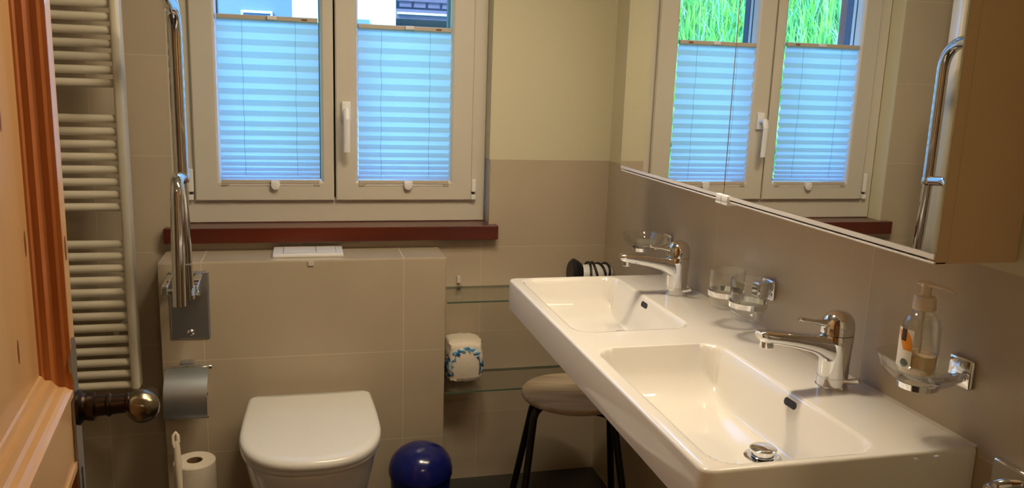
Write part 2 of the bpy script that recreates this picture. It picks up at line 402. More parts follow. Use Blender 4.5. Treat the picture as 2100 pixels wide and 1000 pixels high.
# ------------------------------------------------------------------ pleated blinds
def make_blind(x0, x1, ztop, label):
    zb = 1.066; y = FY - .008
    t = thing('pleated_blind', label, 'blind', ((x0 + x1) / 2, y, zb), 0, 'pleated blinds on the window')
    # pleats: regular above, packed at the bottom
    z = ztop - .008; hs = []
    pairs = [.0385] * 5 + [.036, .034, .033, .032, .029, .028, .0257, .0225, .019, .0165, .0145, .013, .012, .0115, .011] + [.0105] * 9
    for h in pairs:
        if z - h < zb + .007: break
        hs += [h / 2, h / 2]; z -= h
    bm = NB(); z = ztop - .008; rows = []; nx = 6
    for k in range(len(hs) + 1):
        yy = y - .0068 if k % 2 == 0 else y + .0068
        sag = .0006 * math.sin(k * 1.7)
        rows.append([bm.verts.new((x0 - .0015 + (x1 - x0 + .003) * q / nx, yy, z + sag * math.sin(PI * q / nx))) for q in range(nx + 1)])
        if k < len(hs): z -= hs[k]
    for a, b in zip(rows, rows[1:]):
        for q in range(nx): bm.faces.new((a[q], a[q + 1], b[q + 1], b[q]))
    f = obj('fabric', bm, M_blind, t)
    for nm, zz in (('top_rail', ztop), ('bottom_rail', zb)):
        bm = NB(); box(bm, x0, x1, y - .011, y + .009, zz - .008, zz + .006, .002)
        rl = obj(nm, bm, M_rail, t)
        xm = (x0 + x1) / 2 + .012; s = 1 if nm == 'top_rail' else -1
        bm = NB(); box(bm, xm - .014, xm + .014, y - .022, y - .0105, zz - .006 - (.006 if s < 0 else 0), zz + .004 + (.002 if s > 0 else 0), .002)
        if s < 0:
            lathe(bm, [(.013, 0), (.014, .003), (.012, .006), (.002, .007)], Matrix.Translation((xm, y - .018, zz - .012)) @ Matrix.Rotation(PI / 2, 4, 'X'), 20)
        obj('grip', bm, M_pvcw, rl)
        if nm == 'bottom_rail':
            bm = NB(); box(bm, x0 + .02, x1 - .02, y - .010, y - .004, zz - .0125, zz - .0085, .001); obj('tension_strip', bm, M_pvcw, rl)
            for e in (x0 + .008, x1 - .008):
                bm = NB(); box(bm, e - .010, e + .010, y - .012, y + .010, zz - .013, zz - .0085, .002); obj('end_foot', bm, M_rail, rl)
        else:
            bm = NB(); box(bm, x1 - .050, x1 - .032, y - .0116, y - .0108, zz - .0045, zz + .001); obj('rail_mark', bm, M_card, rl)
    for q in (.24, .77):
        xx = x0 + (x1 - x0) * q
        pts = []; z = ztop - .01; k = 0
        while z > zb + .01:
            pts.append((xx + .0012 * math.sin(k * .9), y - .0082 + .0004 * math.sin(k * 2.1), z)); z -= .02; k += 1
        bm = NB(); tube(bm, pts, .00055, 5); obj('cord', bm, M_cord, t)
    return t
make_blind(-.256, .047, 1.578, 'light blue pleated blind on the left window sash, top rail a little higher')
make_blind(.174, .474, 1.568, 'light blue pleated blind on the right window sash with the white lever handle')

# ------------------------------------------------------------------ towel radiator
RY = 2.545
rz = lambda z: 1.4075 + (z - 1.4075) * .979
rad = thing('towel_radiator', 'white towel radiator with horizontal bars in groups beside the window behind the door', 'radiator', (-.80, RY, .44))
RX0, RX1 = -1.08, -.5003
for x in (RX0, RX1):
    bm = NB(); box(bm, x - .0125, x + .0125, RY - .034, RY + .026, rz(.445), rz(1.86), .010, 4); obj('upright', bm, M_radw, rad, True, angle=60)
zs = [.459 + .0366 * k for k in range(13)]
zs += [1.009 + .0366 * k for k in range(8)]
zs += [1.3655 + .0366 * k for k in range(13)]
zs = [rz(z) for z in zs]
for z in zs:
    bm = NB(); cyl(bm, (RX0 + .012, RY - .012, z), (RX1 - .012, RY - .012, z), .0118, seg=20); obj('bar', bm, M_radw, rad, True)
bm = NB(); cyl(bm, (RX1, RY, .4665), (RX1, RY, .400), .007); cyl(bm, (RX1, RY, .418), (RX1, RY, .404), .011, seg=8); obj('valve', bm, M_chrome, rad, True)
for z in (.62, 1.80):
    for x in (RX0 + .05, RX1 - .05):
        bm = NB(); cyl(bm, (x, RY, z + .018), (x, D - .0005, z + .018), .008); obj('wall_bracket', bm, M_radw, rad, True)
bm = NB(); lathe(bm, [(.024, 0), (.023, .005), (.018, .009), (.004, .010)], frame_mtx((-.487, D, .388), (0, -1, 0)), 28)
tag(obj('pipe_cover', bm, M_pvc, None, True), 'round beige pipe cover on the wall tiles by the foot of the radiator', 'cover')

# ------------------------------------------------------------------ hinged support rail on the cistern wall
sup = thing('support_rail', 'chrome folded-up support rail with mounting plate on the cistern wall', 'grab bar', (-.337, CY, .62))
bm = NB(); box(bm, -.393, -.282, CY - .006, CY, .621, .828, .004, 3)
for z in (.0,): pass
pl = obj('mounting_plate', bm, M_steel, sup)
bm = NB(); lathe(bm, [(.010, 0), (.010, .002), (.007, .005), (.002, .006)], frame_mtx((-.338, CY - .006, .641), (0, -1, 0)), 20); obj('screw', bm, M_chrome, pl, True)
for x0, x1, nm in ((-.395, -.377, 0), (-.318, -.296, 1)):
    bm = NB(); prism(bm, [(CY - .005, .822), (CY - .045, .824), (CY - .128, .812), (CY - .136, .790), (CY - .110, .776), (CY - .005, .766)], 'X', x0, x1)
    bmesh.ops.bevel(bm, geom=list(bm.edges), offset=.003, segments=2, affect='EDGES'); obj('hinge_bracket', bm, M_chrome, sup, True)
bm = NB(); cyl(bm, (-.394, CY - .118, .797), (-.296, CY - .118, .797), .0075); obj('hinge_pin', bm, M_chrome, sup, True)
yr = CY - .118
bm = NB(); tube(bm, arc_path([(-.324, yr, .775), (-.329, yr - .006, 1.125)], .05), .0165, 24); obj('lower_tube', bm, M_chrome, sup, True)
bm = NB(); tube(bm, arc_path([(-.329, yr - .006, 1.118), (-.330, yr - .004, 1.575), (-.332, yr - .42, 1.640)], .10, 14), .0195, 28)
obj('upper_tube', bm, M_chrome, sup, True, angle=60)
bm = NB(); tube(bm, arc_path([(-.329, yr - .006, 1.120), (-.327, yr - .112, 1.130), (-.331, yr - .130, .790)], .045, 12), [.0165] * 13 + [.0168] * 2, 24)
obj('drop_tube', bm, M_chrome, sup, True, angle=60)
bm = NB(); cyl(bm, (-.329, yr - .006, 1.106), (-.329, yr - .006, 1.132), .0215, seg=28, bev=.003); obj('collar', bm, M_chrome, sup, True)
bm = NB(); cyl(bm, (-.3255, yr - .002, .876), (-.3255, yr - .002, .880), .0172, seg=24); obj('joint_ring', bm, M_alu, sup, True)

# ------------------------------------------------------------------ toilet roll holder
tp = thing('toilet_roll_holder', 'chrome toilet roll holder with hinged cover below the support rail plate', 'roll holder', (-.347, CY, .40))
bm = NB(); box(bm, -.367, -.331, CY - .026, CY, .525, .556, .003); obj('wall_mount', bm, M_steel, tp)
bm = NB(); cyl(bm, (-.411, CY - .030, .540), (-.279, CY - .030, .540), .0065, bev=.001); obj('hinge_rod', bm, M_chrome, tp, True)
bm = NB(); poly = []
prof = [(CY - .036, .542), (CY - .060, .534), (CY - .098, .500), (CY - .108, .470), (CY - .112, .430), (CY - .108, .414), (CY - .096, .404), (CY - .080, .402)]
for p in prof: poly.append(p)
for p in reversed(prof): poly.append((p[0] + .002, p[1] - .0015))
prism(bm, poly, 'X', -.408, -.288)
obj('cover', bm, M_steel, tp, True)
bm = NB(); tube(bm, arc_path([(-.408, CY - .030, .540), (-.408, CY - .052, .462), (-.290, CY - .052, .462)], .012), .004, 12)
obj('roll_arm', bm, M_chrome, tp, True)
bm = NB(); lathe(bm, [(.020, 0), (.050, 0), (.050, .092), (.020, .092)], frame_mtx((-.400, CY - .052, .462), (1, 0, 0)), 40, cap=False)
r_ = obj('paper_roll', bm, M_paper, tp, True)
bm = NB(); lathe(bm, [(.019, -.001), (.021, -.001), (.021, .093), (.019, .093)], frame_mtx((-.400, CY - .052, .462), (1, 0, 0)), 30, cap=False)
obj('card_core', bm, M_card, r_, True)

# ------------------------------------------------------------------ flush plate, tab
fl = thing('flush_plate', 'white dual flush button plate on top of the cistern wall', 'flush plate', (.008, 2.615, CZ))
bm = NB(); box(bm, -.100, .114, 2.551, 2.683, CZ, CZ + .011, .003, 2); obj('plate', bm, M_pvcw, fl)
bm = NB(); box(bm, -.068, .030, 2.575, 2.66, CZ + .010, CZ + .0135, .001); obj('button', bm, M_pvcw, fl)
bm = NB(); box(bm, .0315, .091, 2.575, 2.66, CZ + .010, CZ + .0135, .001); obj('button', bm, M_pvcw, fl)
bm = NB(); box(bm, -.0695, .0925, 2.5735, 2.6615, CZ + .0105, CZ + .0113); obj('button_gap', bm, M_clad, fl)
bm = NB(); box(bm, .0055, .0225, CY - .004, CY, CZ - .018, CZ - .003, .0015); tag(obj('hook', bm, M_pvc), 'tiny beige stick-on hook under the flush plate on the cistern wall', 'hook')

# ------------------------------------------------------------------ toilet
TX = .007
def dshape(hw, yb, yf, n=40, k=.30, back_r=.02):
    """D outline: straight back at yb, rounded front at yf; counter-clockwise"""
    pts = []; ym = yf + (yb - yf) * .47
    pts.append((hw * .955 - back_r, yb));
    for i in range(1, 6): # back right corner
        a = PI / 2 * (1 - i / 5); pts.append((hw * .955 - back_r + back_r * math.cos(a), yb - back_r + back_r * math.sin(a)))
    for i in range(1, 5): pts.append((hw * (.955 + .045 * math.sin(i / 4 * PI / 2)), yb - back_r + (ym - yb + back_r) * i / 4))
    for i in range(1, n):
        a = PI * i / n; e = 2 / 2.35
        cx = math.cos(a); sy = math.sin(a); pts.append((hw * math.copysign(abs(cx) ** e, cx), ym - (ym - yf) * abs(sy) ** e))
    m = [(-x, y) for x, y in pts[:10]]; pts += list(reversed(m)); return pts
toi = thing('toilet', 'white wall-hung toilet with closed D-shaped lid in front of the cistern wall', 'toilet', (TX, 2.3, .06))
def loft(bm, rings_pts):
    rings = [[bm.verts.new(p) for p in r] for r in rings_pts]
    for a, b in zip(rings, rings[1:]):
        for i in range(len(a)):
            j = (i + 1) % len(a); bm.faces.new((a[i], a[j], b[j], b[i]))
    bm.faces.new(list(reversed(rings[0]))); bm.faces.new(rings[-1])
def scaled(pts, sx, yb, yf0, yf1, z):
    # rescale front while keeping the back edge
    return [(TX + x * sx, yb - (yb - y) * (yb - yf1) / (yb - yf0), z) for x, y in pts]
base = dshape(.190, 2.452, 1.985)
bm = NB()
loft(bm, [scaled(base, 1.0, 2.452, 1.985, 1.985, .423), scaled(base, 1.003, 2.452, 1.985, 1.983, .428), scaled(base, 1.003, 2.452, 1.985, 1.983, .437),
          scaled(base, .996, 2.450, 1.985, 1.987, .443), scaled(base, .975, 2.446, 1.985, 1.996, .448), scaled(base, .93, 2.440, 1.985, 2.016, .450), scaled(base, .5, 2.40, 1.985, 2.15, .4512)])
obj('lid', bm, M_seat, toi, True, angle=50)
bm = NB(); loft(bm, [scaled(base, .985, 2.452, 1.985, 1.992, .407), scaled(base, .992, 2.452, 1.985, 1.989, .411), scaled(base, .992, 2.452, 1.985, 1.989, .4205)])
obj('seat', bm, M_seat, toi, True, angle=50)
bm = NB(); R_ = []
for z, sx, yf, yb in ((.060, .60, 2.30, 2.512), (.10, .66, 2.22, 2.512), (.18, .76, 2.13, 2.512), (.26, .86, 2.06, 2.512), (.32, .91, 2.03, 2.512), (.37, .945, 2.008, 2.512), (.392, .955, 2.0, 2.512), (.401, .955, 2.0, 2.512), (.404, .95, 2.003, 2.51)):
    R_.append([(TX + x * sx, yb - (2.452 - y) * (yb - yf) / (2.452 - 1.985), z) for x, y in base])
loft(bm, R_); obj('bowl', bm, M_ceram, toi, True, angle=50)
for s in (-.075, .075):
    bm = NB(); cyl(bm, (TX + s - .018, 2.474, .424), (TX + s + .018, 2.474, .424), .012, bev=.003); obj('lid_hinge', bm, M_chrome, toi, True)

# ------------------------------------------------------------------ toilet brush, spare rolls
br = thing('toilet_brush', 'white toilet brush handle with a hanging loop in front of the spare paper rolls', 'toilet brush', (-.352, 2.262, 0))
bm = NB(); lathe(bm, [(.045, 0), (.047, .004), (.042, .10), (.040, .14), (.037, .14), (.038, .10), (.04, .006)], Matrix.Translation((-.345, 2.235, .0)), 28); obj('brush_pot', bm, M_pvcw, br, True)
bm = NB(); tube(bm, [(-.345, 2.235, .05), (-.3465, 2.24, .20), (-.3495, 2.25, .29), (-.352, 2.258, .34), (-.3545, 2.266, .385), (-.3555, 2.27, .405)], [.006, .0062, .0085, .0100, .0088, .0065], 16)
obj('handle', bm, M_pumpw, br, True, angle=60)
bm = NB(); tube(bm, [(-.3605, 2.262, .388), (-.3635, 2.264, .402), (-.3635, 2.270, .420), (-.3575, 2.275, .4275), (-.3525, 2.274, .419), (-.3515, 2.270, .400)], [.0035, .0042, .0046, .005, .0055, .006], 12)
obj('hanging_loop', bm, M_pumpw, br, True, angle=60)
for k, nm in enumerate(('bottom roll of the stack of spare toilet paper beside the toilet brush', 'middle roll of the stack of spare toilet paper beside the toilet brush', 'topmost spare toilet paper roll beside the toilet brush handle')):
    bm = NB(); z0 = .0985 * k; cx, cy = -.325, 2.375
    lathe(bm, [(.022, .001), (.056, .001), (.0585, .004), (.0585, .0945), (.056, .098), (.023, .098), (.022, .096), (.022, .001)], None, 44, cap=False)
    o = obj('toilet_roll', bm, M_paper, None, True, loc=(cx, cy, z0)); tag(o, nm, 'toilet roll', 'spare toilet rolls')
    bm = NB(); lathe(bm, [(.0195, .002), (.0218, .002), (.0218, .0965), (.0195, .0965), (.0195, .002)], None, 30, cap=False); obj('card_core', bm, M_card, o, True, loc=(0, 0, 0))

# ------------------------------------------------------------------ blue bin
BX, BY = .333, 2.335
bn = thing('waste_bin', 'dark blue plastic waste bin with domed swing lid by the toilet', 'bin', (BX, BY, 0))
bm = NB(); lathe(bm, [(.078, 0), (.084, .004), (.094, .220), (.094, .224)], Matrix.Translation((BX, BY, 0)), 48); obj('body', bm, M_blue, bn, True)
bm = NB(); pr = [(.098, .218), (.0985, .234)]
for i in range(1, 14):
    a = PI / 2 * i / 14; pr.append((.097 * math.cos(a), .234 + .077 * math.sin(a)))
pr.append((.001, .311)); lathe(bm, pr, Matrix.Translation((BX, BY, 0)), 48); obj('dome_lid', bm, M_blue, bn, True, angle=50)

# ------------------------------------------------------------------ glass shelves
def shelf(z, label, y0=2.493):
    t = thing('glass_shelf', label, 'shelf', (.73, 2.6, z), 0, 'glass shelves beside the cistern wall')
    bm = NB(); box(bm, CX1 + .001, R - .001, y0, D - .001, z - .006, z); obj('glass_pane', bm, M_glass, t)
    bm = NB(); box(bm, CX1 + .001, R - .001, y0 - .0012, y0, z - .0056, z - .0004); obj('polished_edge', bm, M_edge, t)
    bm = NB(); box(bm, CX1 + .001, R - .001, D - .0025, D - .001, z - .0056, z - .0004); obj('polished_edge', bm, M_edge, t)
    for x in (.508, .95):
        bm = NB(); cyl(bm, (x, D, z + .003), (x, D - .022, z + .003), .0062, bev=.001); box(bm, x - .005, x + .005, D - .018, D, z - .012, z - .006, .001)
        obj('shelf_clip', bm, M_chrome, t, True)
    return t
shelf(.714, 'upper clear glass shelf between the cistern wall and the wash basin')
shelf(.410, 'lower clear glass shelf under the basin, behind the stool')
bm = NB(); box(bm, .499, .512, D - .010, D - .0005, .728, .752, .002); tag(obj('adhesive_hook', bm, M_pvc), 'small cream stick-on hook just above the upper glass shelf', 'hook')

# wrapped pack of tissues on the lower shelf
PX, PY, PZ = .512, 2.612, .4105
pk = thing('tissue_pack', 'opened blue and white plastic pack of toilet paper on the lower glass shelf', 'tissue pack', (PX, PY, PZ))
bm = NB(); bmesh.ops.create_cube(bm, size=1); bmesh.ops.subdivide_edges(bm, edges=bm.edges, cuts=9, use_grid_fill=True)
for v in bm.verts:
    p = v.co.copy(); q = p.normalized() * .5; m_ = .38; p = p * (1 - m_) + q * m_ * 1.45
    wob = .012 * math.sin(p.x * 23 + p.z * 17) + .012 * math.sin(p.y * 19 - p.z * 29)
    v.co = Vector((PX + p.x * .108 + wob * .15, PY + p.y * .12, PZ + .058 + p.z * .128 + wob * .1))
mn = min(v.co.z for v in bm.verts)
for v in bm.verts: v.co.z += PZ - mn
obj('paper', bm, M_paper, pk, True, angle=80)
def film_mat():
    m = bpy.data.materials.new('printed_film'); m.use_nodes = True; n = m.node_tree; b = n.nodes['Principled BSDF']
    g = n.nodes.new('ShaderNodeNewGeometry'); t = n.nodes.new('ShaderNodeTexNoise'); t.inputs['Scale'].default_value = 17; t.inputs['Detail'].default_value = 3; t.inputs['Distortion'].default_value = 1.5
    n.links.new(g.outputs['Position'], t.inputs['Vector']); cr = n.nodes.new('ShaderNodeValToRGB'); n.links.new(t.outputs['Fac'], cr.inputs[0])
    e = cr.color_ramp.elements; e[0].position = .46; e[0].color = srgb(24, 84, 150); e[1].position = .70; e[1].color = srgb(232, 232, 228)
    x = e.new(.55); x.color = srgb(60, 140, 200); x = e.new(.63); x.color = srgb(150, 196, 220)
    n.links.new(cr.outputs[0], b.inputs['Base Color']); sock(b, 'Roughness', .2); return m
M_film = film_mat()
bm = NB(); seg = 30; rows = []
for k in range(9):   # crumpled film: covers top and flanks, torn open towards the viewer
    t = k / 8; row = []; shr = (.74, .95, 1, 1, 1, 1, 1, 1, .9)[k]; dyk = (-.010, -.004, 0, 0, 0, 0, 0, 0, 0)[k]
    for i in range(seg + 1):
        a = PI * (-.16 + 1.32 * i / seg)          # from one flank over the back... open at the front
        rr = shr + .05 * math.sin(i * 1.9 + k) + .04 * math.sin(i * 3.3 - k * 2)
        x = PX + math.cos(a) * .064 * rr; z = PZ + .062 + math.sin(a) * .072 * rr; y = PY - .058 + dyk + .118 * t + .004 * math.sin(i * 2.2 + k * 1.3)
        row.append(bm.verts.new((x, y, max(z, PZ + .002))))
    rows.append(row)
for a, b in zip(rows, rows[1:]):
    for i in range(seg): bm.faces.new((a[i], a[i + 1], b[i + 1], b[i]))
o = obj('printed_wrapper', bm, M_film, pk, True, angle=80); sm = o.modifiers.new('thick', 'SOLIDIFY'); sm.thickness = .0008
bm = NB()
for i in range(5):
    a = PI * (.28 + .11 * i); c = Vector((PX + math.cos(a) * .050, PY - .060, PZ + .064 + math.sin(a) * .058))
    bmesh.ops.create_icosphere(bm, subdivisions=2, radius=.013, matrix=Matrix.Translation(c) @ Matrix.Diagonal((1.3, .5, .8, 1)) @ Matrix.Rotation(a, 4, 'Y'))
obj('torn_flap', bm, M_film, pk, True, angle=80)

# hair dryer on the upper shelf
hx, hy, hz = .964, 2.600, .766
hdr = thing('hair_dryer', 'white hair dryer with black nozzle and wound black cord on the upper glass shelf', 'hair dryer', (hx, hy, .714))
bm = NB(); lathe(bm, [(.028, -.060), (.034, -.05), (.036, 0), (.034, .04), (.030, .055), (.022, .062)], frame_mtx((hx, hy, hz), (1, 0, 0)), 30); obj('body', bm, M_pvcw, hdr, True)
bm = NB(); lathe(bm, [(.040, -.088), (.050, -.078), (.046, -.066), (.035, -.050)], frame_mtx((hx, hy, hz + .003), (1, 0, -.05)), 30); obj('nozzle', bm, M_blackp, hdr, True)
bm = NB(); tube(bm, [(hx + .01, hy + .02, hz - .02), (hx + .012, hy + .05, hz - .03), (hx + .014, hy + .078, hz - .034)], [.019, .017, .015], 16, flat=(1, 1)); obj('handle', bm, M_blackp, hdr, True)
bm = NB(); pts = []
for k in range(90):
    a = 2 * PI * k / 22; pts.append((hx - .030 + .085 * k / 90 + .006 * math.sin(k * .37), hy + math.cos(a) * (.0395 + .003 * math.sin(k * .61)), max(hz + math.sin(a) * (.0405 + .003 * math.sin(k * .5)), .7185)))
tube(bm, pts, .0042, 8); tube(bm, [(hx + .050, hy - .05, .719), (hx + .055, hy - .06, .74), (hx + .058, hy - .06, .770), (hx + .066, hy - .06, .762), (hx + .070, hy - .06, .719)], .005, 8)
obj('cord', bm, M_blackp, hdr, True, angle=80)

# ------------------------------------------------------------------ stool
SXc, SYc = .820, 2.340
st = thing('stool', 'round stool with pale wooden seat and black tubular legs under the basin', 'stool', (SXc, SYc, 0), -math.radians(10))
def W(p): return st.matrix_world @ Vector(p)
bm = NB(); lathe(bm, [(.158, .431), (.163, .4335), (.166, .438), (.166, .445), (.163, .4495), (.158, .4515)], st.matrix_world, 64); obj('seat', bm, M_stool, st, True)
for s in (-1, 1):
    bm = NB()
    tube(bm, arc_path([W((-.176, s * .150, .001)), W((-.128, s * .062, .4185 if s < 0 else .4175)), W((.128, -s * .062, .4185 if s < 0 else .4175)), W((.176, -s * .150, .001))], .05, 9) if s < 0 else
         arc_path([W((-.176, .150, .001)), W((-.118, .066, .395)), W((.118, -.066, .395)), W((.176, -.150, .001))], .05, 9), .0115, 16)
    obj('leg_frame', bm, M_black, st, True, angle=60)
for sx in (-1, 1):
    for sy in (-1, 1):
        bm = NB(); cyl(bm, W((sx * .176, sy * .150, 0)), W((sx * .1745, sy * .1475, .018)), .0135, bev=.002); obj('rubber_foot', bm, M_blackp, st, True)

# ------------------------------------------------------------------ wash basin
BX0, BX1, BY0, BY1, BZ, BZb = .5547, R - .001, .9957, 2.1919, .8622, .7803
bas = thing('double_wash_basin', 'long white double ceramic wash basin mounted on the right wall', 'wash basin', (R, 1.594, BZb))
def sstep(t): t = max(0, min(1, t)); return t * t * (3 - 2 * t)
def smin(vals, k=.018):
    m_ = min(vals); return m_ - k * math.log(sum(math.exp(-(v - m_) / k) for v in vals)) + k * 0
def bowl_depth(x, y, bx0, bx1, by0, by1):
    dx0 = x - bx0; dx1 = bx1 - x; dy0 = y - by0; dy1 = by1 - y
    # plan rounding of the rim: distance to rounded rectangle
    rc = .048; cx = (bx0 + bx1) / 2; cy = (by0 + by1) / 2; qx = abs(x - cx) - (bx1 - bx0) / 2 + rc; qy = abs(y - cy) - (by1 - by0) / 2 + rc
    sd = -(math.hypot(max(qx, 0), max(qy, 0)) + min(max(qx, qy), 0) - rc)
    if sd <= 0: return 0
    back = dx1 * 3.6 + .004
    front = dx0 * 2.4
    far = .108 * (1 - math.exp(-dy1 / .036)) + dy1 * .014
    near = dy0 * 2.2
    floor_ = .112
    d = smin([back, front, far + .002, near, floor_], .0075)
    rim = sd * 2.2
    d = min(max(d, 0), rim) if sd < .02 else max(d, 0)
    return d * sstep(min(1, sd / .010)) if sd < .010 else d
bowls = [(.585, .872, 1.010, 1.556), (.585, .872, 1.668, 2.180)]
def top_z(x, y):
    d = 0
    for b in bowls: d = max(d, bowl_depth(x, y, *b))
    e = min(x - BX0, y - BY0, BY1 - y); re = .007
    z = BZ - d
    return z, e
bm = NB(); nx, ny = 96, 240; rp = .022
grid = []; und = []
def edgeseq(a, b, n, fine0=True, fine1=True):
    out = [a]; step = (b - a) / n
    if fine0: out += [a + .0015, a + .004]
    for i in range(1, n): out.append(a + step * i)
    if fine1: out += [b - .004, b - .0015]
    out.append(b); return sorted(out)
XSq = edgeseq(BX0, BX1, nx, True, False); YSq = edgeseq(BY0, BY1, ny)
for i, x in enumerate(XSq):
    ra = []; rb = []
    for j, y in enumerate(YSq):
        px, py = x, y
        # round the two front corners in plan
        for cyc, s in ((BY0 + rp, -1), (BY1 - rp, 1)):
            if px < BX0 + rp and (py - cyc) * s > 0:
                vx, vy = px - (BX0 + rp), py - cyc; Lc = math.hypot(vx, vy); m_ = max(abs(vx), abs(vy))
                if Lc > 0: f_ = m_ / Lc; px = BX0 + rp + vx * f_; py = cyc + vy * f_
        z, _ = top_z(px, py)
        # edge distance in the square parameterisation for the round-over
        e = min(x - BX0, y - BY0, BY1 - y); re = .006
        if e < re: z -= re - math.sqrt(max(0, re * re - (re - e) ** 2))
        ra.append(bm.verts.new((px, py, z)))
        zu = min(BZb + .0, z - .014) if e > .012 else BZb
        rb.append(bm.verts.new((px, py, zu)))
    grid.append(ra); und.append(rb)
I, J = len(XSq), len(YSq)
for i in range(I - 1):
    for j in range(J - 1):
        bm.faces.new((grid[i][j], grid[i + 1][j], grid[i + 1][j + 1], grid[i][j + 1]))
        bm.faces.new((und[i][j], und[i][j + 1], und[i + 1][j + 1], und[i + 1][j]))
for j in range(J - 1):
    bm.faces.new((grid[0][j], grid[0][j + 1], und[0][j + 1], und[0][j])); bm.faces.new((grid[I - 1][j], und[I - 1][j], und[I - 1][j + 1], grid[I - 1][j + 1]))
for i in range(I - 1):
    bm.faces.new((grid[i][0], und[i][0], und[i + 1][0], grid[i + 1][0])); bm.faces.new((grid[i][J - 1], grid[i + 1][J - 1], und[i + 1][J - 1], und[i][J - 1]))
obj('basin_body', bm, M_ceram, bas, True, angle=60)
# silicone joint along the wall
bm = NB(); prism(bm, [(R - .005, BZ), (R, BZ + .004), (R, BZ)], 'Y', BY0, BY1); obj('silicone_joint', bm, M_pvc, bas)
def bowl_fittings(cy_drain, cy_over, bidx):
    b = bowls[bidx]; dx = .800
    z = BZ - bowl_depth(dx, cy_drain, *b)
    bm = NB(); lathe(bm, [(.034, 0), (.0335, .003), (.028, .0045), (.026, .002)], Matrix.Translation((dx, cy_drain, z - .0015)), 40); dr = obj('drain', bm, M_chrome, bas, True)
    bm = NB(); lathe(bm, [(.020, .002), (.020, .012), (.024, .0125), (.0245, .017), (.020, .020), (.003, .0215)], Matrix.Translation((dx, cy_drain, z)), 40); obj('drain_plug', bm, M_chrome, dr, True)
    # overflow slot on the steep wall under the taps
    zz = BZ - .019; xx = None
    for k in range(400):
        x = .80 + k * .0002
        if BZ - bowl_depth(x, cy_over, *b) >= zz: xx = x; break
    xx = xx or .866
    x2 = xx
    for k in range(400):
        x = .80 + k * .0002
        if BZ - bowl_depth(x, cy_over, *b) >= zz - .006: x2 = x; break
    sl = Vector((x2 - xx, 0, -.006 + .012)) if False else None
    nrm = Vector((-.012, 0, (x2 - xx) + .0035)).normalized() if x2 != xx else Vector((-1, 0, .28)).normalized()
    nrm = Vector((-1, 0, .30)).normalized()
    m = frame_mtx((xx, cy_over, zz), nrm)
    # orient slot long axis along Y
    zax = nrm; yax = Vector((0, 1, 0)); xax = yax.cross(zax)
    m = Matrix((xax, yax, zax)).transposed().to_4x4(); m.translation = Vector((xx, cy_over, zz))
    def slot(L, Wd, h0, h1):
        pts = []
        for k in range(13): a = -PI / 2 + PI * k / 12; pts.append((math.cos(a) * Wd, math.sin(a) * Wd))
        P = []
        for k in range(12): a = 2 * PI * k / 24; 
        for k in range(25):
            a = 2 * PI * k / 24; P.append((math.cos(a) * Wd, math.sin(a) * Wd + (L / 2 - Wd) * (1 if math.sin(a) >= 0 else -1)))
        bm = NB(); 
        A = [bm.verts.new(m @ Vector((p[0], p[1], h0))) for p in P]; B = [bm.verts.new(m @ Vector((p[0], p[1], h1))) for p in P]
        for k in range(len(P)):
            j = (k + 1) % len(P); bm.faces.new((A[k], A[j], B[j], B[k]))
        bm.faces.new(B); bm.faces.new(list(reversed(A))); bmesh.ops.remove_doubles(bm, verts=bm.verts, dist=1e-6); return bm
    ov = obj('overflow_ring', slot(.042, .0088, -.004, .0008), M_chrome, bas)
    obj('overflow_slot', slot(.038, .0072, -.004, .0013), M_dark, ov)
bowl_fittings(1.230, 1.254, 0); bowl_fittings(1.925, 1.935, 1)

